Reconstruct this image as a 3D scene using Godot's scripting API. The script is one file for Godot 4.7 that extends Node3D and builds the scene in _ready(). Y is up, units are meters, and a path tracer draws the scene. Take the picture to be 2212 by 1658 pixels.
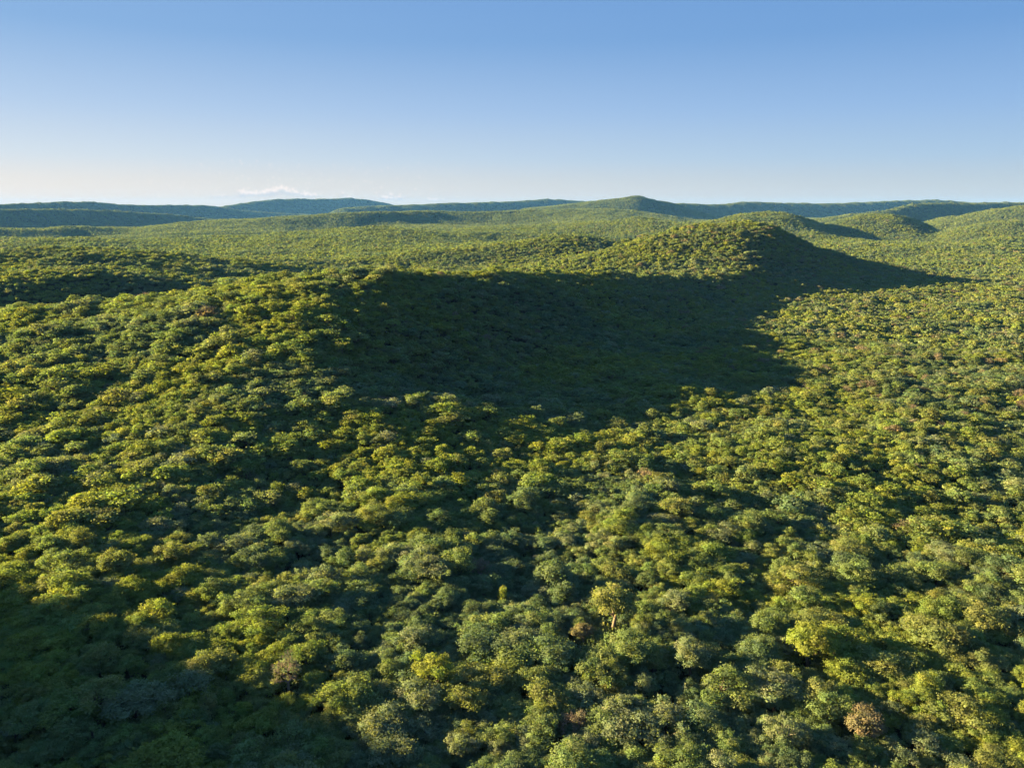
extends Node3D
# A drone view over a dry forest at a low evening sun: hills, spur, bowl in shade, far ridges in haze.
# World: y up, metres. The camera stands over the origin; the plain's soil lies near y = 0.

const EYE := 56.0
const SUN_AZIMUTH := -80.0   # degrees, left of the viewing direction
const SUN_HEIGHT := 13.2
const EXPOSURE := 7.0

# Ridges of the landscape round the origin: [bearing, distance, crest over or under eye level, front width, back width]
const RIDGES := [
	[2.0, [[-0.6955, 326, -38.2, 112, 50], [-0.5787, 299, -32.6, 112, 50], [-0.4905, 283, -29.9, 104, 50], [-0.3932, 271, -26.2, 93, 50], [-0.2879, 261, -22.0, 78, 55], [-0.2218, 258, -20.3, 69, 70], [-0.1882, 260, -20.1, 62, 70], [-0.1598, 263, -20.1, 58, 70], [-0.1198, 274, -21.4, 56, 70], [-0.0618, 296, -23.0, 57, 70], [0.0473, 352, -27.5, 66, 70], [0.1129, 398, -31.3, 68, 70], [0.1701, 431, -33.9, 65, 70], [0.2263, 467, -36.6, 60, 70], [0.2810, 508, -39.0, 55, 70], [0.3237, 543, -41.7, 50, 70]]],
	[2.0, [[-0.0619, 551, -47.1, 60, 100], [0.0000, 555, -43.7, 60, 100], [0.0582, 563, -36.1, 70, 100], [0.1156, 576, -28.8, 85, 100], [0.1719, 594, -21.1, 95, 100], [0.2132, 606, -15.0, 100, 100], [0.2538, 618, -11.8, 105, 100], [0.2827, 625, -10.8, 105, 100], [0.3093, 632, -13.2, 100, 100], [0.3360, 641, -19.5, 90, 100], [0.3624, 652, -26.9, 85, 100], [0.3882, 670, -33.4, 80, 100], [0.4184, 700, -39.6, 80, 100], [0.4525, 756, -46.8, 80, 100]]],
	[2.0, [[-0.7186, 638, -25.0, 110, 120], [-0.5712, 594, -27.5, 110, 120], [-0.4842, 588, -26.2, 110, 120], [-0.4140, 595, -30.6, 110, 120], [-0.3392, 594, -36.3, 110, 120], [-0.2763, 603, -42.3, 110, 120]]],
	[1.6, [[-0.7220, 500, -31.2, 42, 80], [-0.5737, 467, -31.3, 42, 80], [-0.5092, 464, -31.4, 42, 80], [-0.4496, 466, -33.5, 42, 80], [-0.4015, 469, -36.5, 42, 80], [-0.3566, 475, -40.7, 42, 80], [-0.3099, 478, -44.3, 42, 80]]],
	[2.0, [[-0.4613, 1117, -52.1, 160, 260], [-0.3632, 1177, -46.0, 160, 260], [-0.2848, 1250, -42.7, 160, 260], [-0.2168, 1331, -40.3, 160, 260], [-0.1184, 1410, -38.7, 160, 260], [0.0000, 1500, -37.2, 160, 260], [0.0542, 1552, -34.9, 160, 260], [0.1114, 1610, -32.4, 160, 260], [0.1678, 1572, -24.4, 160, 260], [0.2123, 1534, -28.7, 160, 260]]],
	[2.0, [[-0.1759, 813, -41.7, 45, 130], [-0.1189, 806, -37.1, 45, 130], [-0.0613, 802, -33.5, 45, 130], [0.0000, 800, -30.7, 45, 130], [0.0543, 801, -29.4, 45, 130], [0.0889, 803, -28.9, 45, 130], [0.1211, 806, -33.9, 45, 130]]],
	[1.5, [[-0.6817, 2061, -39.7, 60, 300], [-0.5684, 2041, -47.5, 60, 300], [-0.5042, 2056, -44.6, 60, 300], [-0.4637, 2080, -50.3, 60, 300], [-0.4216, 2115, -59.9, 60, 300]]],
	[1.5, [[-0.4591, 2231, -54.1, 300, 400], [-0.3487, 2234, -34.2, 300, 400], [-0.2295, 2259, -22.2, 160, 400], [-0.1741, 2285, -16.4, 80, 400], [-0.1461, 2325, -14.2, 75, 400], [0.0000, 2400, -9.4, 75, 400], [0.0539, 2403, -6.7, 120, 400], [0.1109, 2515, -2.8, 300, 400], [0.1674, 2535, -16.8, 300, 400], [0.2232, 2564, -42.2, 350, 400]]],
	[1.4, [[-0.6791, 2892, -2.5, 60, 400], [-0.5659, 3021, -5.7, 60, 400], [-0.4570, 3232, -11.4, 60, 400], [-0.4101, 3380, -24.4, 60, 400], [-0.3486, 3618, -51.6, 60, 400]]],
	[1.4, [[-0.6785, 3725, 13.0, 78, 600], [-0.5652, 4026, 13.3, 78, 600], [-0.5012, 4333, 25.5, 78, 600], [-0.4330, 4627, 14.1, 78, 600], [-0.3600, 4968, 7.8, 78, 600], [-0.3093, 5249, -25.2, 78, 600], [-0.2564, 5479, -41.6, 78, 600]]],
	[1.4, [[-0.3604, 5557, -20.4, 130, 700], [-0.3423, 5626, 8.9, 130, 700], [-0.3032, 5868, 47.0, 130, 700], [-0.2311, 6164, 63.7, 130, 700], [-0.1790, 6402, 63.4, 130, 700], [-0.1458, 6570, 18.2, 130, 700], [-0.1178, 6646, -25.9, 130, 700]]],
	[1.4, [[-0.2016, 4287, 0.0, 100, 700], [-0.1458, 4447, 12.3, 100, 700], [-0.0607, 4709, 26.3, 100, 700], [0.0000, 4950, 38.7, 100, 700], [0.0572, 5209, 49.4, 100, 700], [0.0943, 5374, 35.9, 100, 700], [0.1391, 5604, 9.3, 100, 700]]],
	[1.5, [[0.0253, 3201, -3.6, 150, 500], [0.0943, 3214, 21.5, 150, 500], [0.1366, 3230, 35.8, 140, 500], [0.1533, 3238, 42.9, 130, 500], [0.1673, 3245, 34.0, 110, 500], [0.1980, 3264, 16.1, 90, 500], [0.2314, 3288, -17.9, 85, 500], [0.2558, 3308, -48.6, 85, 500]]],
	[1.4, [[0.1671, 3651, 6.0, 85, 600], [0.1981, 3774, 16.6, 85, 600], [0.2472, 3971, 15.1, 85, 600], [0.2791, 4109, 24.3, 85, 600], [0.3313, 4336, 20.6, 85, 600], [0.4180, 4760, 29.2, 85, 600], [0.4646, 5090, 40.7, 85, 600], [0.4917, 5275, 41.6, 85, 600], [0.5205, 5475, 26.6, 85, 600], [0.5650, 5802, 32.9, 85, 600], [0.6741, 6912, 36.2, 85, 600]]],
	[2.0, [[0.2234, 1487, -30.2, 150, 150], [0.2482, 1496, -22.0, 150, 150], [0.2873, 1512, -8.9, 150, 150], [0.3191, 1527, -5.7, 150, 150], [0.3497, 1543, -13.8, 150, 150], [0.3757, 1559, -30.2, 150, 150], [0.4012, 1575, -44.2, 150, 150]]],
	[1.5, [[0.3658, 2516, -35.7, 95, 300], [0.4308, 2806, -10.0, 95, 300], [0.4651, 3021, 10.6, 95, 300], [0.5205, 3343, 17.8, 95, 300], [0.6002, 3878, 17.9, 95, 300]]],
	[2.0, [[0.3707, 1609, -31.2, 120, 160], [0.3949, 1625, -19.4, 120, 160], [0.4188, 1642, -13.5, 120, 160], [0.4426, 1660, -13.5, 120, 160], [0.4617, 1675, -21.9, 120, 160], [0.4808, 1692, -35.5, 120, 160], [0.4975, 1707, -50.8, 120, 160]]],
	[2.0, [[0.5022, 2168, -23.5, 150, 220], [0.5275, 2199, -8.5, 150, 220], [0.5528, 2233, 1.1, 150, 220], [0.6005, 2303, 5.3, 150, 220], [0.6746, 2433, 3.2, 150, 220]]],
	[2.0, [[0.4821, 1524, -50.3, 100, 150], [0.5124, 1549, -36.5, 100, 150], [0.5419, 1576, -28.1, 100, 150], [0.5829, 1617, -24.3, 100, 150], [0.6410, 1684, -27.3, 100, 150]]],
	[2.0, [[0.4968, 1194, -52.9, 80, 110], [0.5224, 1212, -42.7, 80, 110], [0.5562, 1236, -35.0, 80, 110], [0.6041, 1276, -32.6, 80, 110]]],
	[2.0, [[-1.9500, 165, -20.0, 55, 60], [-1.8200, 162, -5.0, 55, 60], [-1.4400, 158, -2.0, 55, 60], [-1.2060, 168, -7.0, 50, 60], [-1.0500, 181, -15.0, 46, 55], [-0.9770, 189, -24.0, 44, 50], [-0.9180, 198, -34.0, 42, 50], [-0.8830, 203, -42.0, 42, 50], [-0.8250, 214, -49.0, 42, 50]]],
	[2.0, [[-0.3600, 182, -48.5, 40, 20], [-0.2700, 178, -45.5, 40, 20], [-0.1800, 176, -43.5, 40, 18], [-0.1000, 178, -43.5, 40, 18], [-0.0300, 184, -45.5, 40, 18], [0.0500, 190, -48.5, 40, 18]]],  # low toe before the spur, added to lift this ground into the sun
]
const FLOOR := -50.0
const A_STEP := 0.0055
var a_list := PackedFloat32Array()
var grid := PackedFloat32Array()
var n_a := 0
const N_R := 330
var l0 := log(18.0)
var l1 := log(8200.0)
var rough_near := FastNoiseLite.new()
var rough_far := FastNoiseLite.new()
var grove := FastNoiseLite.new()
var tone_noise := FastNoiseLite.new()
var sun_dir := Vector3.ZERO   # towards the sun
var cam: Camera3D


func lin(r: float, g: float, b: float) -> Color:
	return Color(r, g, b).linear_to_srgb()


func _ready() -> void:
	# ---- camera
	cam = Camera3D.new()
	cam.name = "camera"
	add_child(cam)
	cam.position = Vector3(0, EYE, 0)
	cam.rotation = Vector3(-atan(381.0 / 1700.0), 0, 0)
	cam.fov = rad_to_deg(2.0 * atan(829.0 / 1700.0))
	cam.near = 0.5
	cam.far = 60000.0
	cam.current = true
	# ---- sky, air, exposure
	var az := deg_to_rad(SUN_AZIMUTH)
	var el := deg_to_rad(SUN_HEIGHT)
	sun_dir = Vector3(sin(az) * cos(el), sin(el), -cos(az) * cos(el))
	var env := Environment.new()
	env.background_mode = Environment.BG_SKY
	env.tonemap_mode = Environment.TONE_MAPPER_LINEAR
	env.tonemap_exposure = EXPOSURE
	var sm := PanoramaSkyMaterial.new()
	sm.panorama = ImageTexture.create_from_image(sky_image())
	var sky := Sky.new()
	sky.sky_material = sm
	env.sky = sky
	env.fog_enabled = true
	env.fog_density = 0.00004
	env.fog_light_color = lin(0.14, 0.40, 1.0)
	env.sdfgi_enabled = true
	env.ssao_enabled = true
	env.ssil_enabled = true
	var we := WorldEnvironment.new()
	we.name = "world_environment"
	we.environment = env
	add_child(we)
	# ---- sun
	var sun := DirectionalLight3D.new()
	sun.name = "sun"
	sun.light_color = lin(1.0, 0.775, 0.35)
	sun.light_energy = 1.6
	sun.light_angular_distance = 0.5
	sun.shadow_enabled = true
	add_child(sun)
	sun.look_at_from_position(Vector3.ZERO, -sun_dir, Vector3.UP)
	# ---- land
	setup_noise()
	bake_land()
	build_terrain()
	# ---- forest
	build_kinds()
	plant()


# ------------------------------------------------------------------ sky
func sky_image() -> Image:
	# clear evening air: [height in degrees, colour on the far side from the sun, colour towards the sun]
	var table := [
		[0.0, Vector3(0.62, 0.63, 0.63), Vector3(1.20, 0.96, 0.77)],
		[1.7, Vector3(0.48, 0.58, 0.67), Vector3(1.05, 0.92, 0.79)],
		[3.3, Vector3(0.37, 0.54, 0.74), Vector3(0.83, 0.86, 0.87)],
		[6.3, Vector3(0.265, 0.455, 0.76), Vector3(0.57, 0.70, 0.87)],
		[10.8, Vector3(0.158, 0.342, 0.675), Vector3(0.31, 0.505, 0.79)],
		[14.0, Vector3(0.135, 0.315, 0.66), Vector3(0.27, 0.46, 0.77)],
		[25.0, Vector3(0.115, 0.315, 0.71), Vector3(0.23, 0.45, 0.80)],
		[45.0, Vector3(0.11, 0.315, 0.73), Vector3(0.17, 0.38, 0.77)],
		[90.0, Vector3(0.105, 0.305, 0.72), Vector3(0.105, 0.305, 0.72)],
	]
	var w := 512
	var h := 256
	var small := Image.create(w, h, false, Image.FORMAT_RGBF)
	for j in h:
		var up := 90.0 - (j + 0.5) / h * 180.0
		var e := maxf(up, 0.0)
		var k := 0
		while k < table.size() - 2 and e > table[k + 1][0]:
			k += 1
		var t: float = (e - table[k][0]) / (table[k + 1][0] - table[k][0])
		var away: Vector3 = table[k][1].lerp(table[k + 1][1], t)
		var near: Vector3 = table[k][2].lerp(table[k + 1][2], t)
		for i in w:
			var d := pano_dir((i + 0.5) / w, (j + 0.5) / h)
			if up < 0.0:
				d = Vector3(d.x, 0, d.z).normalized()
			var c := clampf(d.dot(sun_dir), -1.0, 1.0)
			var m := pow(0.5 + 0.5 * c, 2.0)
			var v := away.lerp(near, m) / EXPOSURE
			small.set_pixel(i, j, Color(v.x, v.y, v.z))
	# widen by a wrapped margin before enlarging, so that the edges meet
	var wide := Image.create(w + 16, h, false, Image.FORMAT_RGBF)
	wide.blit_rect(small, Rect2i(0, 0, w, h), Vector2i(8, 0))
	wide.blit_rect(small, Rect2i(w - 8, 0, 8, h), Vector2i(0, 0))
	wide.blit_rect(small, Rect2i(0, 0, 8, h), Vector2i(w + 8, 0))
	wide.resize((w + 16) * 8, h * 8, Image.INTERPOLATE_CUBIC)
	var full := Image.create(4096, 2048, false, Image.FORMAT_RGBF)
	full.blit_rect(wide, Rect2i(64, 0, 4096, 2048), Vector2i.ZERO)
	draw_clouds(full)
	return full


func pano_dir(u: float, v: float) -> Vector3:
	# Godot's panorama: the left edge of the picture lies towards -z, a quarter to the right is +x
	var a := u * TAU
	var b := (0.5 - v) * PI
	return Vector3(sin(a) * cos(b), sin(b), -cos(a) * cos(b))


func draw_clouds(im: Image) -> void:
	# small evening cumulus low over the far ridges: [bearing, height, half width, half height] in degrees
	var puffs := [
		[-18.4, 1.02, 0.30, 0.22], [-17.9, 0.95, 0.5, 0.14], [-17.2, 0.98, 0.5, 0.16], [-16.7, 1.08, 0.4, 0.18], [-16.25, 1.2, 0.28, 0.24], [-15.85, 1.3, 0.25, 0.24], [-15.45, 1.18, 0.26, 0.24],
		[-15.0, 1.06, 0.3, 0.18], [-14.4, 0.92, 0.45, 0.16], [-13.8, 0.86, 0.5, 0.1], [-19.7, 0.78, 0.9, 0.08], [-11.75, 0.94, 0.14, 0.16], [-11.5, 0.74, 0.4, 0.1],
		[-8.9, 0.70, 0.36, 0.12], [-8.5, 0.90, 0.18, 0.18], [-7.9, 0.76, 0.18, 0.15], [-8.3, 0.68, 0.7, 0.07], [-5.7, 0.57, 0.3, 0.09], [-5.1, 0.54, 0.4, 0.06],
	]
	var n := FastNoiseLite.new()
	n.seed = 5
	n.frequency = 1.1
	n.fractal_octaves = 4
	for y in range(int((0.5 - 3.0 / 180.0) * 2048), int((0.5 - 0.2 / 180.0) * 2048)):
		var up := 90.0 - (y + 0.5) / 2048.0 * 180.0
		for x in range(int((1.0 - 24.0 / 360.0) * 4096), int((1.0 - 3.0 / 360.0) * 4096)):
			var b := (x + 0.5) / 4096.0 * 360.0 - 360.0
			var cover := 0.0
			var under := 0.0
			for p in puffs:
				var dx: float = (b - p[0]) / p[2]
				var dy: float = (up - p[1]) / p[3]
				dy = dy * (1.9 if dy < 0.0 else 1.0)
				var q := exp(-(dx * dx + dy * dy) * 1.2)
				cover += q
				var d2: float = (up - p[1] + p[3] * 0.9) / (p[3] * 0.9)
				under += exp(-(dx * dx * 0.7 + d2 * d2) * 1.4)
			var t := n.get_noise_2d(b * 4.0, up * 7.0)
			cover = smoothstep(0.42, 1.05, cover * 0.95 + t * 1.15)
			under = clampf(under * (0.8 + t), 0.0, 1.0)
			if cover + under < 0.01:
				continue
			var c := im.get_pixel(x, y)
			var lit := Color(1.14, 0.98, 0.90) / EXPOSURE
			var grey := Color(0.58, 0.64, 0.73) / EXPOSURE
			c = c.lerp(grey, under * 0.6)
			c = c.lerp(lit, cover * 0.95)
			im.set_pixel(x, y, c)


# ------------------------------------------------------------------ land
func setup_noise() -> void:
	rough_near.seed = 3
	rough_near.frequency = 1.0 / 55.0
	rough_near.fractal_octaves = 3
	rough_far.seed = 8
	rough_far.frequency = 1.0 / 520.0
	rough_far.fractal_octaves = 3
	grove.seed = 21
	grove.frequency = 1.0 / 22.0
	grove.fractal_octaves = 3
	tone_noise.seed = 33
	tone_noise.frequency = 1.0 / 60.0
	tone_noise.fractal_octaves = 4


func crest(list: Array, a: float) -> Array:
	var n := list.size()
	if a <= list[0][0]:
		return [list[0][1], list[0][2], list[0][3], list[0][4]]
	if a >= list[n - 1][0]:
		return [list[n - 1][1], list[n - 1][2], list[n - 1][3], list[n - 1][4]]
	var i := 0
	while a > list[i + 1][0]:
		i += 1
	var h: float = list[i + 1][0] - list[i][0]
	var t: float = (a - list[i][0]) / h
	var out := []
	for k in range(1, 5):
		var m0 := slope_at(list, i, k) * h
		var m1 := slope_at(list, i + 1, k) * h
		var t2 := t * t
		var t3 := t2 * t
		out.append((2.0 * t3 - 3.0 * t2 + 1.0) * list[i][k] + (t3 - 2.0 * t2 + t) * m0 + (3.0 * t2 - 2.0 * t3) * list[i + 1][k] + (t3 - t2) * m1)
	return out


func slope_at(list: Array, i: int, k: int) -> float:
	var n := list.size()
	if i == 0:
		return (list[1][k] - list[0][k]) / (list[1][0] - list[0][0])
	if i == n - 1:
		return (list[n - 1][k] - list[n - 2][k]) / (list[n - 1][0] - list[n - 2][0])
	var ha: float = list[i][0] - list[i - 1][0]
	var hb: float = list[i + 1][0] - list[i][0]
	return (ha * ha * list[i + 1][k] + (hb * hb - ha * ha) * list[i][k] - hb * hb * list[i - 1][k]) / (ha * hb * (ha + hb))


func bake_land() -> void:
	var a := -PI
	while a < PI - 0.001:
		a_list.append(a)
		a += A_STEP if (a > -1.25 and a < 0.8) else 0.05
	a_list.append(PI)
	n_a = a_list.size()
	grid.resize(n_a * N_R)
	for i in n_a:
		var b := a_list[i]
		var active := []
		for ridge in RIDGES:
			var list: Array = ridge[1]
			var outside: float = maxf(list[0][0] - b, b - list[list.size() - 1][0])
			if outside > 0.05:
				continue
			var c := crest(list, b)
			c.append(1.0 - smoothstep(0.0, 0.05, outside))
			c.append(ridge[0])
			active.append(c)
		for j in N_R:
			var r := exp(lerpf(l0, l1, float(j) / (N_R - 1)))
			var acc := 0.0
			# the far valleys on the left lie deeper
			var floor_here := FLOOR - 26.0 * smoothstep(1300.0, 2200.0, r) * smoothstep(0.12, 0.27, -b)
			# a narrow valley runs behind the spur
			floor_here -= 13.0 * smoothstep(285.0, 330.0, r) * (1.0 - smoothstep(390.0, 470.0, r)) * smoothstep(0.16, 0.3, -b)
			for c in active:
				var lift: float = (c[1] - floor_here) * c[4]
				if lift <= 0.0:
					continue
				var d: float = r - c[0]
				var q: float = d / (c[2] if d < 0.0 else c[3])
				q = pow(-q, c[5]) if q < 0.0 else q * q
				if q < 12.0:
					acc += pow(lift * exp(-q), 4.0)
			var e := floor_here + pow(acc, 0.25)
			var x := r * sin(b)
			var z := -r * cos(b)
			e += rough_near.get_noise_2d(x, z) * 2.6 * smoothstep(30.0, 120.0, r)
			e += rough_far.get_noise_2d(x, z) * (14.0 * smoothstep(450.0, 900.0, r) - 8.0 * smoothstep(1500.0, 2600.0, r))
			grid[i * N_R + j] = e + 52.8


func land(x: float, z: float) -> float:
	var r := maxf(sqrt(x * x + z * z), 18.01)
	var b := atan2(x, -z)
	var f := (log(r) - l0) / (l1 - l0) * (N_R - 1)
	var j := clampi(int(f), 0, N_R - 2)
	f = clampf(f - j, 0.0, 1.0)
	var i := clampi(a_list.bsearch(b) - 1, 0, n_a - 2)
	var g := (b - a_list[i]) / (a_list[i + 1] - a_list[i])
	var p := i * N_R + j
	return lerpf(lerpf(grid[p], grid[p + 1], f), lerpf(grid[p + N_R], grid[p + N_R + 1], f), g)


func in_sun(p: Vector3) -> bool:
	var flat := Vector2(sun_dir.x, sun_dir.z).length()
	var t := 10.0
	while t < 700.0:
		if land(p.x + sun_dir.x / flat * t, p.z + sun_dir.z / flat * t) + 4.5 > p.y + sun_dir.y / flat * t:
			return false
		t *= 1.12
	return true


func build_terrain() -> void:
	var v := PackedVector3Array()
	var idx := PackedInt32Array()
	v.append(Vector3(0, grid[0], 0))
	for i in n_a:
		for j in N_R:
			var r := exp(lerpf(l0, l1, float(j) / (N_R - 1)))
			v.append(Vector3(r * sin(a_list[i]), grid[i * N_R + j], -r * cos(a_list[i])))
	for i in n_a - 1:
		var p := 1 + i * N_R
		idx.append_array([0, p, p + N_R])
		for j in N_R - 1:
			idx.append_array([p + j, p + j + 1, p + N_R + j, p + N_R + j, p + j + 1, p + N_R + j + 1])
	var st := SurfaceTool.new()
	var arr := []
	arr.resize(Mesh.ARRAY_MAX)
	arr[Mesh.ARRAY_VERTEX] = v
	arr[Mesh.ARRAY_INDEX] = idx
	st.create_from_arrays(arr)
	st.generate_normals()
	var m := StandardMaterial3D.new()
	m.resource_name = "forest_soil"
	var nt := NoiseTexture2D.new()
	var n := FastNoiseLite.new()
	n.seed = 4
	n.frequency = 0.02
	n.fractal_octaves = 5
	nt.noise = n
	nt.width = 512
	nt.height = 512
	nt.seamless = true
	var g := Gradient.new()
	g.set_color(0, lin(0.022, 0.026, 0.012))
	g.set_color(1, lin(0.075, 0.062, 0.036))
	g.add_point(0.5, lin(0.038, 0.046, 0.018))
	nt.color_ramp = g
	m.albedo_texture = nt
	m.uv1_triplanar = true
	m.uv1_world_triplanar = true
	m.uv1_scale = Vector3(0.06, 0.06, 0.06)
	m.roughness = 0.95
	m.metallic_specular = 0.1
	var o := MeshInstance3D.new()
	o.name = "terrain"
	o.mesh = st.commit()
	o.material_override = m
	o.set_meta("kind", "structure")
	o.set_meta("label", "rolling forested land with a spur, a round hill and far ridges")
	o.set_meta("category", "terrain")
	add_child(o)


# ------------------------------------------------------------------ trees
# leaf colours, linear base colours
const LEAF_BASE := 0.6   # vertex colours hold at most 1: leaves vary round this
const TONES := {
	"yellow green": Color(0.226, 0.262, 0.062),
	"fresh green": Color(0.196, 0.250, 0.074),
	"mid green": Color(0.180, 0.232, 0.094),
	"olive green": Color(0.210, 0.236, 0.086),
	"dark green": Color(0.142, 0.196, 0.106),
	"grey green": Color(0.202, 0.238, 0.136),
	"dry brown": Color(0.222, 0.190, 0.122),
}
var tone_names := ["yellow green", "fresh green", "mid green", "olive green", "dark green", "grey green", "dry brown"]
var kinds := []     # each: {name, form, crown: [mesh per detail], trunk: [mesh per detail], r, h}
var leaf_mat: StandardMaterial3D
var bark_mat: StandardMaterial3D
var bark_pale: StandardMaterial3D
var bark_white: StandardMaterial3D
var tone_mats := {}


func leaf_material(c: Color, called: String) -> StandardMaterial3D:
	var m := StandardMaterial3D.new()
	m.resource_name = called
	m.albedo_color = (c / LEAF_BASE if called != "leaves" else c).linear_to_srgb()
	m.vertex_color_use_as_albedo = true
	m.roughness = 0.85
	m.metallic_specular = 0.22
	m.backlight_enabled = true
	m.backlight = lin(0.98, 1.0, 0.45)
	m.cull_mode = BaseMaterial3D.CULL_DISABLED
	return m


func bark_material(c: Color, called: String) -> StandardMaterial3D:
	var m := StandardMaterial3D.new()
	m.resource_name = called
	m.albedo_color = c.linear_to_srgb()
	m.roughness = 0.9
	m.metallic_specular = 0.2
	return m


func lobes_of(form: String, rng: RandomNumberGenerator, count: int) -> Array:
	# lobes of a crown: [centre, radius, flatness]; the crown is about 2.6 m in radius, the tree about 6 m tall
	var out := []
	var spin := rng.randf() * TAU
	var p2 := rng.randf() * TAU
	var p3 := rng.randf() * TAU
	for i in count:
		var t := (i + 0.5) / count
		var a := spin + i * 2.39996 + rng.randf_range(-0.35, 0.35)
		var c := Vector3.ZERO
		var r := 0.8
		var flat := 0.75
		match form:
			"domed":
				var y := 1.0 - t * 1.15
				var k := sqrt(maxf(0.0, 1.0 - y * y)) * rng.randf_range(0.72, 1.02)
				c = Vector3(cos(a) * k * 1.95, 3.75 + y * 1.45 + rng.randf_range(-0.2, 0.2), sin(a) * k * 1.95)
				r = rng.randf_range(0.42, 0.78)
			"umbrella":
				var k := sqrt(t) * rng.randf_range(0.85, 1.05)
				c = Vector3(cos(a) * k * 2.25, 5.2 - k * k * 1.15 + rng.randf_range(-0.22, 0.22), sin(a) * k * 2.25)
				r = rng.randf_range(0.42, 0.75)
				flat = 0.55
			"tall":
				var y := 1.0 - t * 1.7
				var k := sqrt(maxf(0.0, 1.0 - y * y)) * rng.randf_range(0.7, 1.05)
				c = Vector3(cos(a) * k * 1.35, 4.1 + y * 1.9, sin(a) * k * 1.35)
				r = rng.randf_range(0.42, 0.7)
				flat = 0.9
			"loose":
				var y := 1.0 - t * 1.3
				var k := sqrt(maxf(0.0, 1.0 - y * y)) * rng.randf_range(0.55, 1.2)
				c = Vector3(cos(a) * k * 2.1, 3.6 + y * 1.6 + rng.randf_range(-0.5, 0.5), sin(a) * k * 2.1)
				r = rng.randf_range(0.38, 0.78)
				flat = 0.7
			"clustered":
				var k := sqrt(t) * 1.7
				c = Vector3(cos(a) * k, 4.6 - k * 0.55 + rng.randf_range(-0.5, 0.4), sin(a) * k)
				r = rng.randf_range(0.5, 0.72)
				flat = 1.7
			"irregular":
				# two or three domes of unequal height grown into one crown
				var which := i % 3
				var mid: Vector3 = [Vector3(0.7, 4.1, 0.3), Vector3(-1.0, 3.4, 0.6), Vector3(0.1, 3.0, -1.2)][which]
				var wide: float = [1.45, 1.15, 1.0][which]
				var y := 1.0 - t * 1.2
				var k := sqrt(maxf(0.0, 1.0 - y * y)) * rng.randf_range(0.6, 1.1)
				c = mid + Vector3(cos(a) * k * wide, y * wide * 0.75 + rng.randf_range(-0.25, 0.25), sin(a) * k * wide)
				r = rng.randf_range(0.36, 0.72)
				flat = 0.75
			"shrub":
				var y := 1.0 - t * 1.1
				var k := sqrt(maxf(0.0, 1.0 - y * y)) * rng.randf_range(0.6, 1.05)
				c = Vector3(cos(a) * k * 1.3, 1.0 + y * 0.85, sin(a) * k * 1.3)
				r = rng.randf_range(0.45, 0.7)
			"dry":
				var y := 1.0 - t * 1.2
				var k := sqrt(maxf(0.0, 1.0 - y * y)) * rng.randf_range(0.6, 1.1)
				c = Vector3(cos(a) * k * 1.9, 3.7 + y * 1.5, sin(a) * k * 1.9)
				r = rng.randf_range(0.5, 0.8)
		var bulge := 1.0 + 0.20 * sin(2.0 * a + p2) + 0.16 * sin(3.0 * a + p3)
		out.append([Vector3(c.x * bulge, c.y + (bulge - 1.0) * 0.9, c.z * bulge), r, flat])
	return out


func add_leaves(lobes: Array, rng: RandomNumberGenerator, tufts: int, leaves: int, size: float, v: PackedVector3Array, nn: PackedVector3Array, cc: PackedColorArray, at := Vector3.ZERO, scale := 1.0, tint := Color.WHITE) -> void:
	for l in lobes:
		var c: Vector3 = l[0]
		var r: float = l[1]
		var flat: float = l[2]
		var lobe_tone := rng.randf_range(0.84, 1.16)
		var lobe_warm := rng.randf_range(0.88, 1.12)
		var n_t := maxi(2, int(tufts * r * r * 1.7))
		for t in n_t:
			var y := rng.randf_range(-0.55, 1.0)
			var a := rng.randf() * TAU
			var k := sqrt(maxf(0.0, 1.0 - y * y))
			var d := Vector3(cos(a) * k, y, sin(a) * k)
			var reach := r * rng.randf_range(0.62, 1.06)
			var p := c + Vector3(d.x * reach, d.y * reach * flat, d.z * reach)
			var tone := lobe_tone * rng.randf_range(0.92, 1.08)
			for i in leaves:
				var q := p + Vector3(rng.randfn(), rng.randfn() * 0.7, rng.randfn()) * (0.11 + 0.14 * r) * (1.0 if leaves > 1 else 0.0)
				var f := (d * 0.7 + Vector3(rng.randf_range(-1, 1), rng.randf_range(-0.4, 1), rng.randf_range(-1, 1))).normalized()
				var s := f.cross(Vector3(rng.randf_range(-1, 1), rng.randf_range(-1, 1), rng.randf_range(-1, 1))).normalized()
				var u := f.cross(s)
				var len := size * rng.randf_range(0.7, 1.3)
				var n := (d * 0.8 + f * 0.75 + Vector3(0, 0.15, 0)).normalized()
				var w := tone * rng.randf_range(0.82, 1.18)
				var col := Color(w * lobe_warm * tint.r, w * tint.g, w * rng.randf_range(0.85, 1.15) * tint.b) * LEAF_BASE
				v.append(at + (q + s * len * 0.62) * scale)
				v.append(at + (q - s * len * 0.36 - u * len * 0.5) * scale)
				v.append(at + (q - s * len * 0.36 + u * len * 0.5) * scale)
				for z in 3:
					nn.append(n)
					cc.append(col)


func to_mesh(v: PackedVector3Array, nn: PackedVector3Array, cc: PackedColorArray) -> ArrayMesh:
	var arr := []
	arr.resize(Mesh.ARRAY_MAX)
	arr[Mesh.ARRAY_VERTEX] = v
	arr[Mesh.ARRAY_NORMAL] = nn
	arr[Mesh.ARRAY_COLOR] = cc
	var m := ArrayMesh.new()
	m.add_surface_from_arrays(Mesh.PRIMITIVE_TRIANGLES, arr)
	return m


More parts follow.
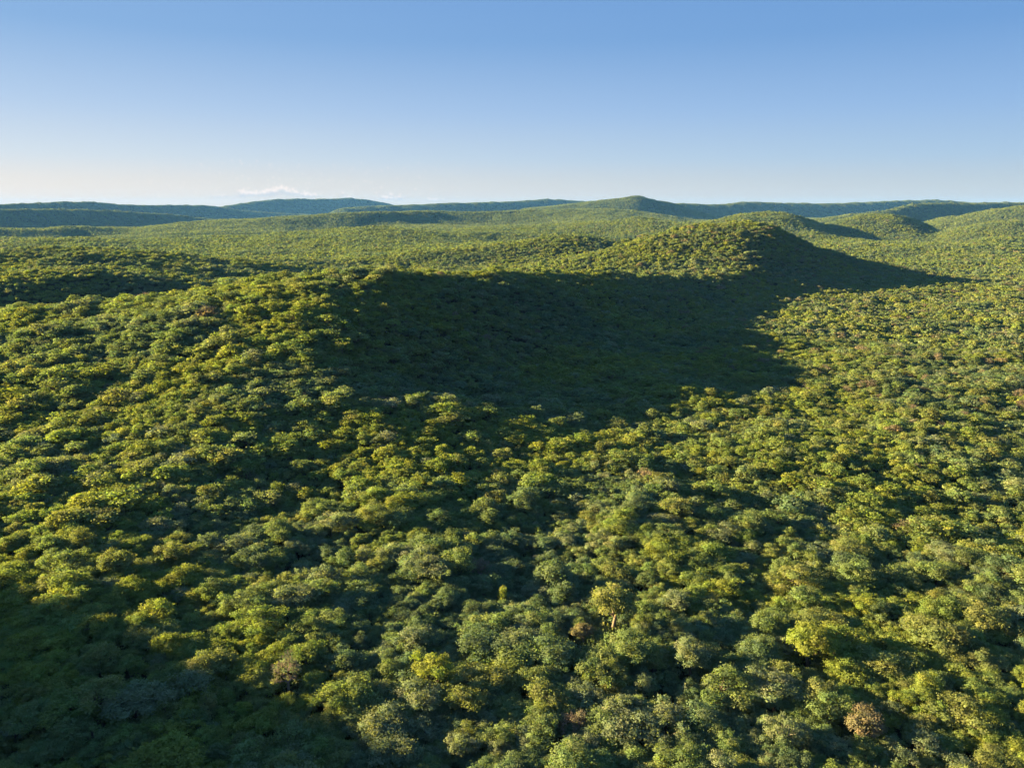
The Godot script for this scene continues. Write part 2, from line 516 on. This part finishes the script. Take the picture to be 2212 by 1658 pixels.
func crown_mesh(lobes: Array, sd: int, tufts: int, leaves: int, size: float) -> ArrayMesh:
	var v := PackedVector3Array()
	var nn := PackedVector3Array()
	var cc := PackedColorArray()
	var rng := RandomNumberGenerator.new()
	rng.seed = sd
	add_leaves_into(lobes, rng, tufts, leaves, size, v, nn, cc)
	return to_mesh(held[0], held[1], held[2])


var held := []


func add_leaves_into(lobes: Array, rng: RandomNumberGenerator, tufts: int, leaves: int, size: float, v: PackedVector3Array, nn: PackedVector3Array, cc: PackedColorArray, at := Vector3.ZERO, scale := 1.0, tint := Color.WHITE) -> void:
	add_leaves(lobes, rng, tufts, leaves, size, v, nn, cc, at, scale, tint)
	held = [v, nn, cc]


func tube(st: SurfaceTool, a: Vector3, b: Vector3, ra: float, rb: float, sides: int) -> void:
	var d := (b - a).normalized()
	var s := d.cross(Vector3(0.31, 0.2, 0.93)).normalized()
	var u := d.cross(s)
	for i in sides:
		var p := TAU * i / sides
		var q := TAU * (i + 1) / sides
		var n1 := s * cos(p) + u * sin(p)
		var n2 := s * cos(q) + u * sin(q)
		for w in [[a + n1 * ra, n1], [b + n1 * rb, n1], [b + n2 * rb, n2], [a + n1 * ra, n1], [b + n2 * rb, n2], [a + n2 * ra, n2]]:
			st.set_normal(w[1])
			st.add_vertex(w[0])


func trunk_mesh(form: String, lobes: Array, rng: RandomNumberGenerator, sides: int, twigs: bool) -> ArrayMesh:
	var st := SurfaceTool.new()
	st.begin(Mesh.PRIMITIVE_TRIANGLES)
	var fork := Vector3(rng.randf_range(-0.25, 0.25), 2.4, rng.randf_range(-0.25, 0.25))
	var r0 := 0.19
	if form == "shrub":
		fork = Vector3(0, 0.35, 0)
		r0 = 0.09
	if form == "clustered" or form == "umbrella":
		fork.y = 2.9
	var mid := fork * 0.5 + Vector3(rng.randf_range(-0.12, 0.12), 0, rng.randf_range(-0.12, 0.12))
	tube(st, Vector3(0, -0.8, 0), mid, r0 * 1.25, r0, sides)
	tube(st, mid, fork, r0, r0 * 0.85, sides)
	var limbs := 4 + rng.randi() % 2
	var ends := []
	for i in limbs:
		var a := TAU * (i + rng.randf_range(0.0, 0.6)) / limbs
		var mean := Vector3(cos(a), 0, sin(a))
		var tip := fork.lerp(lobes[rng.randi() % lobes.size()][0], 0.35)
		tip += mean * (0.5 if form != "shrub" else 0.15)
		tube(st, fork, tip, r0 * 0.6, r0 * 0.4, maxi(3, sides - 1))
		ends.append(tip)
	for l in lobes:
		var c: Vector3 = l[0]
		var best: Vector3 = ends[0]
		for e in ends:
			if e.distance_to(c) < best.distance_to(c):
				best = e
		tube(st, best, c, r0 * 0.36, r0 * 0.12, 3)
		if twigs:
			for k in 9:
				var d := Vector3(rng.randf_range(-1, 1), rng.randf_range(-0.1, 1.2), rng.randf_range(-1, 1)).normalized()
				var e: Vector3 = c + d * l[1] * rng.randf_range(0.7, 1.2)
				tube(st, c.lerp(best, rng.randf() * 0.3), e, 0.035, 0.012, 3)
				for j in 3:
					var g: Vector3 = c.lerp(e, rng.randf_range(0.4, 0.9))
					tube(st, g, g + (d + Vector3(rng.randf_range(-1, 1), rng.randf_range(-0.3, 1), rng.randf_range(-1, 1)) * 0.8).normalized() * 0.45, 0.022, 0.008, 3)
	return st.commit()


func build_kinds() -> void:
	leaf_mat = leaf_material(Color(1, 1, 1), "leaves")
	bark_mat = bark_material(Color(0.095, 0.072, 0.052), "bark")
	bark_pale = bark_material(Color(0.21, 0.16, 0.12), "pale_bark")
	bark_white = bark_material(Color(0.42, 0.36, 0.28), "white_bark")
	for t in tone_names:
		tone_mats[t] = leaf_material(TONES[t], t.replace(" ", "_") + "_leaves")
	var rng := RandomNumberGenerator.new()
	rng.seed = 77
	var forms := ["domed", "domed", "domed", "umbrella", "umbrella", "tall", "tall", "loose", "loose", "loose", "clustered", "shrub", "shrub", "shrub", "dry", "irregular", "irregular", "irregular"]
	var counts := {"domed": 34, "umbrella": 30, "tall": 27, "loose": 24, "clustered": 14, "shrub": 12, "dry": 16, "irregular": 36}
	for i in forms.size():
		var f: String = forms[i]
		var k := {"form": f, "crown": [], "trunk": []}
		rng.seed = 100 + i * 7
		var lobes := lobes_of(f, rng, counts[f])
		var thin := 0.4 if f == "dry" else 1.0
		k.crown.append(crown_mesh(lobes, 500 + i, int(17 * thin), 22, 0.165))
		k.trunk.append(trunk_mesh(f, lobes, rng, 6, f == "dry"))
		k.crown.append(crown_mesh(lobes, 600 + i, int(14 * thin), 6, 0.29))
		k.trunk.append(trunk_mesh(f, lobes, rng, 3, f == "dry"))
		rng.seed = 900 + i
		var few := lobes_of(f, rng, maxi(6, counts[f] * 6 / 10))
		for l in few:
			l[1] *= 1.2
		k.crown.append(crown_mesh(few, 700 + i, int(26 * maxf(thin, 0.6)), 1, 0.62))
		var fewer := lobes_of(f, rng, maxi(5, counts[f] * 35 / 100))
		for l in fewer:
			l[1] *= 1.45
		k.crown.append(crown_mesh(fewer, 800 + i, 9, 1, 1.05))
		kinds.append(k)


func pick_tone(x: float, z: float, rng: RandomNumberGenerator, form: String) -> String:
	if form == "dry":
		return "dry brown"
	var t := tone_noise.get_noise_2d(x, z) * 1.2 + rng.randf_range(-0.38, 0.38) + 0.03
	if form == "clustered":
		return "grey green"
	# the plain at the foot of the round hill is drier
	var dry := smoothstep(40.0, 140.0, x) * smoothstep(120.0, 240.0, -z) * smoothstep(900.0, 500.0, -z)
	if rng.randf() < dry * 0.3:
		return ["olive green", "olive green", "olive green", "grey green", "grey green", "dry brown"][rng.randi() % 6]
	if t > 0.42:
		return "yellow green"
	if t > 0.2:
		return "fresh green"
	if t > 0.02:
		return "olive green"
	if t > -0.28:
		return "mid green"
	if t > -0.42:
		return "grey green"
	return "dark green"


func pick_kind(rng: RandomNumberGenerator, x: float, z: float) -> int:
	var g := grove.get_noise_2d(x + 900.0, z) + rng.randf_range(-0.35, 0.35)
	var u := rng.randf()
	if u < 0.005 + 0.025 * smoothstep(60.0, 130.0, x) * smoothstep(120.0, 200.0, -z):
		return 14
	if u < 0.05:
		return 10
	if g > 0.2:
		return [3, 4, 0, 1, 15, 16][rng.randi() % 6]
	if g > -0.15:
		return [0, 1, 2, 7, 15, 16, 17][rng.randi() % 7]
	return [5, 6, 7, 8, 9, 2, 17][rng.randi() % 7]


func varied(c: Color, rng: RandomNumberGenerator) -> Color:
	var k := rng.randf_range(0.87, 1.14) / LEAF_BASE
	return Color(c.r * k * rng.randf_range(0.95, 1.05), c.g * k, c.b * k * rng.randf_range(0.85, 1.15))


func plant() -> void:
	var rng := RandomNumberGenerator.new()
	rng.seed = 4242
	var near := []       # candidates to stand as single trees
	var sets := {}       # "detail/kind" -> [transforms, colours]
	var brush := {}
	# [inner, outer, cell, detail]
	var rings := [[34.0, 130.0, 1.95, 0], [130.0, 330.0, 1.85, 1], [330.0, 800.0, 2.15, 2], [800.0, 1900.0, 2.9, 3]]
	for ring in rings:
		var r0: float = ring[0]
		var r1: float = ring[1]
		var cell: float = ring[2]
		var left := -1.25 if r1 < 400.0 else -0.72
		var n := int(r1 / cell) + 2
		for iz in range(-n, int(20.0 / cell)):
			for ix in range(-n, n):
				var x := (ix + rng.randf_range(-0.48, 0.48)) * cell
				var z := (iz + rng.randf_range(-0.48, 0.48)) * cell
				var r := sqrt(x * x + z * z)
				if r < r0 or r >= r1:
					continue
				var b := atan2(x, -z)
				if b < left or b > 0.70:
					continue
				if r > 800.0 and not seen_from_above(x, z, r):
					continue
				var u := rng.randf()
				var size := rng.randf_range(0.46, 0.66)
				if u < 0.12:
					size = rng.randf_range(0.72, 1.05)
				elif u > 0.65:
					size = rng.randf_range(0.34, 0.46)
				if r < 130.0:
					size *= 1.1
				# taller trees on the sunny side of the spur
				size *= 1.0 + 0.3 * smoothstep(4.0, 12.0, land(x, z)) * smoothstep(-20.0, -60.0, x) * smoothstep(330.0, 280.0, r)
				size *= 0.89
				size *= 1.0 + 0.3 * grove.get_noise_2d(x, z)
				var k := pick_kind(rng, x, z)
				var tone := pick_tone(x, z, rng, kinds[k].form)
				var y := land(x, z)
				var wide := rng.randf_range(0.92, 1.15) * 1.2
				var basis := Basis(Vector3.UP, rng.randf() * TAU) * Basis(Vector3(1, 0, 0), rng.randfn() * 0.07)
				var tall := lerpf(size, 0.52, 0.45) * rng.randf_range(0.85, 1.15)
				basis = basis.scaled(Vector3(size * wide, tall, size * wide * rng.randf_range(0.85, 1.15)))
				var t := Transform3D(basis, Vector3(x, y, z))
				if ring[3] == 0:
					near.append({"t": t, "k": k, "tone": tone, "size": size, "r": r, "rank": size / Vector3(x, EYE - y - 4.0, z).length(), "c": varied(TONES[tone], rng)})
				else:
					put(sets, ring[3], k, t, varied(TONES[tone], rng))
	# low brush under and between the trees
	for ix in range(-150, 110):
		for iz in range(-160, 0):
			var x := (ix + rng.randf_range(-0.5, 0.5)) * 1.9
			var z := (iz + rng.randf_range(-0.5, 0.5)) * 1.9
			var r := sqrt(x * x + z * z)
			var b := atan2(x, -z)
			if r < 34.0 or r > 260.0 or b < -0.9 or b > 0.7 or rng.randf() < 0.25:
				continue
			var s := rng.randf_range(0.45, 0.95)
			var basis := Basis(Vector3.UP, rng.randf() * TAU).scaled(Vector3(s, s * rng.randf_range(0.8, 1.4), s))
			put(brush, 1 if r < 130.0 else 2, 11 + rng.randi() % 3, Transform3D(basis, Vector3(x, land(x, z), z)), varied(TONES[pick_tone(x, z, rng, "shrub")], rng))
	place_singles(near, sets, rng)
	var forest := stuff_root("forest", "unbroken green canopy of rounded dry-forest trees over spur, bowl and plain", "forest")
	fill(forest, sets, "tree_crowns")
	var under := stuff_root("undergrowth", "low green brush filling the gaps between the trees", "undergrowth")
	fill(under, brush, "brush_clumps")
	far_woods(rng)


func put(sets: Dictionary, detail: int, k: int, t: Transform3D, c: Color) -> void:
	var key := detail * 100 + k
	if not sets.has(key):
		sets[key] = [[], []]
	sets[key][0].append(t)
	sets[key][1].append(c)


func stuff_root(called: String, label: String, category: String) -> Node3D:
	var o := Node3D.new()
	o.name = called
	o.set_meta("kind", "stuff")
	o.set_meta("label", label)
	o.set_meta("category", category)
	add_child(o)
	return o


func multi(parent: Node3D, called: String, mesh: Mesh, mat: Material, ts: Array, cs: Array) -> void:
	var mm := MultiMesh.new()
	mm.transform_format = MultiMesh.TRANSFORM_3D
	mm.use_colors = not cs.is_empty()
	mm.mesh = mesh
	mm.instance_count = ts.size()
	for i in ts.size():
		mm.set_instance_transform(i, ts[i])
		if mm.use_colors:
			mm.set_instance_color(i, cs[i])
	var o := MultiMeshInstance3D.new()
	o.name = called
	o.multimesh = mm
	o.material_override = mat
	o.set_meta("kind", "stuff")
	parent.add_child(o, true)


func fill(parent: Node3D, sets: Dictionary, called: String) -> void:
	for key in sets:
		var detail: int = key / 100
		var k: Dictionary = kinds[key % 100]
		multi(parent, called, k.crown[detail], leaf_mat, sets[key][0], sets[key][1])
		if detail < 2 and k.form != "shrub":
			multi(parent, "trunks", k.trunk[detail], bark_mat if k.form != "dry" else bark_pale, sets[key][0], [])


# ---- the largest trees of the foreground, each a thing of its own
func place_singles(near: Array, sets: Dictionary, rng: RandomNumberGenerator) -> void:
	var specials := special_trees()
	var kept := []
	for n in near:
		var p: Vector3 = n.t.origin
		var clear := true
		for s in specials:
			if Vector2(p.x - s.at.x, p.z - s.at.z).length() < s.room + 0.6 * n.size:
				clear = false
		if not clear:
			continue
		kept.append(n)
	kept.sort_custom(func(a, b): return a.rank > b.rank)
	var names := {}
	var chosen := []
	for n in kept:
		var p: Vector3 = n.t.origin + Vector3(0, 3.0, 0)
		var q := cam.transform.affine_inverse() * p
		var inside := q.z < 0.0 and absf(q.x / -q.z) < 1106.0 / 1700.0 + 0.02 and absf(q.y / -q.z) < 829.0 / 1700.0 + 0.02
		if not inside or chosen.size() >= 289:
			put(sets, 0 if n.r < 130.0 else 1, n.k, n.t, n.c)
		else:
			chosen.append(n)
	for n in chosen:
		var others := chosen.duplicate()
		others.erase(n)
		var here: Vector3 = n.t.origin
		others.sort_custom(func(a, b): return here.distance_squared_to(a.t.origin) < here.distance_squared_to(b.t.origin))
		single_tree(n, in_sun(here + Vector3(0, 3.0, 0)), others, names)
	for s in specials:
		special_tree(s, names)


func numbered(names: Dictionary, called: String) -> String:
	names[called] = names.get(called, -1) + 1
	return called if names[called] == 0 else "%s_%03d" % [called, names[called]]


func part(parent: Node3D, called: String, mesh: Mesh, mat: Material) -> MeshInstance3D:
	var o := MeshInstance3D.new()
	o.name = called
	o.mesh = mesh
	o.material_override = mat
	parent.add_child(o, true)
	return o


func form_word(k: int) -> String:
	return {"domed": "domed", "umbrella": "flat-topped", "tall": "upright", "loose": "open-crowned", "clustered": "tufted", "dry": "twiggy", "irregular": "many-lobed", "shrub": "bushy"}[kinds[k].form]


func single_tree(n: Dictionary, lit: bool, beside: Array, names: Dictionary) -> void:
	var form: String = kinds[n.k].form
	var o := Node3D.new()
	o.name = numbered(names, {"domed": "domed_tree", "umbrella": "flat_topped_tree", "tall": "upright_tree", "loose": "open_crowned_tree", "clustered": "tufted_tree", "dry": "twiggy_tree", "irregular": "many_lobed_tree"}[form])
	o.transform = n.t
	var big := "large" if n.size > 0.60 else ("small" if n.size < 0.44 else "middle-sized")
	var place := "in sunlight" if lit else "in shade"
	o.set_meta("label", "%s %s %s tree %s between %s %s and %s %s trees" % [big, n.tone, form_word(n.k), place, beside[0].tone, form_word(beside[0].k), beside[1].tone, form_word(beside[1].k)])
	o.set_meta("category", "tree")
	o.set_meta("group", "%s %s %s trees %s" % [big, n.tone, form_word(n.k), place])
	add_child(o)
	part(o, "crown", kinds[n.k].crown[0], tone_mats[n.tone])
	part(o, "trunk", kinds[n.k].trunk[0], bark_mat if form != "dry" else bark_pale)


# trees that stand out from the rest by their look
func special_trees() -> Array:
	var list := [
		{"name": "pale_trunked_tree", "k": 8, "tone": "grey green", "x": 26.2, "z": -67.0, "w": 4.6, "bark": bark_white, "label": "open grey green tree with a forked pale trunk and bare lower limbs"},
		{"name": "silvery_tree", "k": 10, "tone": "grey green", "x": 14.2, "z": -76.0, "w": 3.6, "bark": bark_mat, "label": "silvery tree of upright leaf tufts beside a pale domed tree"},
		{"name": "spreading_tree", "k": 3, "tone": "olive green", "x": 12.6, "z": -89.0, "w": 7.4, "bark": bark_pale, "label": "widest flat spreading tree with a pale olive crown in sunlight"},
		{"name": "slender_tree", "k": 4, "tone": "dry brown", "x": 8.6, "z": -86.0, "w": 3.0, "bark": bark_pale, "label": "small pale brown flat tree on a thin light trunk before the widest tree"},
		{"name": "brown_tree", "k": 2, "tone": "dry brown", "x": 35.0, "z": -68.5, "w": 4.6, "bark": bark_mat, "label": "domed tree with a withered brown crown among fresh green trees"},
		{"name": "leafless_tree", "k": 14, "tone": "grey green", "x": -24.5, "z": -77.0, "w": 4.8, "bark": bark_pale, "label": "almost leafless grey tree standing in the dark hill shadow"},
		{"name": "yellow_bush", "k": 6, "tone": "yellow green", "x": -1.2, "z": -97.0, "w": 2.2, "bark": bark_mat, "label": "small upright bright yellow green tree in a dark gap"},
		{"name": "feathery_tree", "k": 9, "tone": "yellow green", "x": -8.8, "z": -77.0, "w": 5.6, "bark": bark_mat, "label": "feathery yellow green tree at the edge of the dark hill shadow"},
		{"name": "golden_tree", "k": 0, "tone": "yellow green", "x": 34.4, "z": -82.0, "w": 6.0, "bark": bark_mat, "label": "large golden green domed tree with the fullest crown"},
		{"name": "pale_domed_tree", "k": 1, "tone": "grey green", "x": 20.2, "z": -80.0, "w": 5.2, "bark": bark_mat, "label": "pale grey green domed tree beside the silvery tufted tree"},
		{"name": "bare_topped_tree", "k": 14, "tone": "dry brown", "x": -4.6, "z": -105.0, "w": 4.2, "bark": bark_pale, "label": "brown tree with bare twigs above the green canopy in sunlight"},
	]
	for s in list:
		s.at = Vector3(s.x, land(s.x, s.z), s.z)
		s.room = s.w * 0.42
	return list


func special_tree(s: Dictionary, names: Dictionary) -> void:
	var o := Node3D.new()
	o.name = numbered(names, s.name)
	var size: float = s.w / 5.6
	var tall := maxf(size, 0.72)
	o.transform = Transform3D(Basis(Vector3.UP, s.x).scaled(Vector3(size, tall, size)), s.at)
	o.set_meta("label", s.label)
	o.set_meta("category", "tree")
	add_child(o)
	part(o, "crown", kinds[s.k].crown[0], tone_mats[s.tone])
	part(o, "trunk", kinds[s.k].trunk[0], s.bark)


# ---- woods on the far hills, told apart only as a mass
func far_woods(rng: RandomNumberGenerator) -> void:
	var patches := []
	for p in 5:
		var v := PackedVector3Array()
		var nn := PackedVector3Array()
		var cc := PackedColorArray()
		var pr := RandomNumberGenerator.new()
		pr.seed = 3000 + p
		held = [v, nn, cc]
		for i in 60:
			var a := i * 2.39996
			var d := sqrt((i + 0.5) / 60.0) * 15.0
			var f: String = ["domed", "domed", "loose", "tall", "umbrella"][pr.randi() % 5]
			var lobes := lobes_of(f, pr, 5)
			for l in lobes:
				l[1] *= 1.5
			var tn: Color = TONES[["mid green", "olive green", "fresh green", "dark green", "mid green", "yellow green", "grey green"][pr.randi() % 7]]
			add_leaves_into(lobes, pr, 9, 1, 1.45, held[0], held[1], held[2], Vector3(cos(a) * d + pr.randf_range(-1, 1), -0.3, sin(a) * d + pr.randf_range(-1, 1)), pr.randf_range(0.48, 0.85), tn * 5.0)
		patches.append(to_mesh(held[0], held[1], held[2]))
	var ts := [[], [], [], [], []]
	var cs := [[], [], [], [], []]
	var bands := [[1900.0, 4200.0, 20.0], [4200.0, 8000.0, 26.0]]
	for band in bands:
		var cell: float = band[2]
		var n := int(band[1] / cell) + 1
		for iz in range(-n, 0):
			for ix in range(-n, n):
				var z := (iz + rng.randf_range(-0.4, 0.4)) * cell
				if absf(ix * cell) > -z * 0.80 + 60.0:
					continue
				var x := (ix + rng.randf_range(-0.4, 0.4)) * cell
				var r := sqrt(x * x + z * z)
				if r < band[0] or r >= band[1] or not seen_from_above(x, z, r):
					continue
				var y := land(x, z)
				var up := Vector3(land(x - 12.0, z) - land(x + 12.0, z), 24.0, land(x, z - 12.0) - land(x, z + 12.0)).normalized()
				var turn := rng.randf() * TAU
				var side := Vector3(cos(turn), 0, sin(turn))
				var fz := side.cross(up).normalized()
				var b := Basis(up.cross(fz), up, fz).scaled(Vector3.ONE * rng.randf_range(0.95, 1.2))
				var k := rng.randi() % 5
				var tint := 0.2 / LEAF_BASE * rng.randf_range(0.85, 1.15)
				ts[k].append(Transform3D(b, Vector3(x, y, z)))
				cs[k].append(Color(tint, tint, tint))
	var o := stuff_root("distant_forest", "hazy forest covering the far hills up to the skyline", "forest")
	for k in 5:
		multi(o, "wooded_patches", patches[k], leaf_mat, ts[k], cs[k])


var skyline := {}


func seen_from_above(x: float, z: float, r: float) -> bool:
	# leave out woods that lie well behind nearer ridges
	var b := int(roundf(atan2(x, -z) / 0.01))
	if not skyline.has(b):
		var best := PackedFloat32Array()
		var top := -10.0
		for j in 200:
			var d := 150.0 * pow(10000.0 / 150.0, j / 199.0)
			best.append(top)
			top = maxf(top, (land(sin(b * 0.01) * d, -cos(b * 0.01) * d) - EYE) / d)
		skyline[b] = best
	var j := clampi(int(log(r / 150.0) / log(10000.0 / 150.0) * 199.0), 0, 199)
	return (land(x, z) + 16.0 - EYE) / r > skyline[b][j] - 0.004
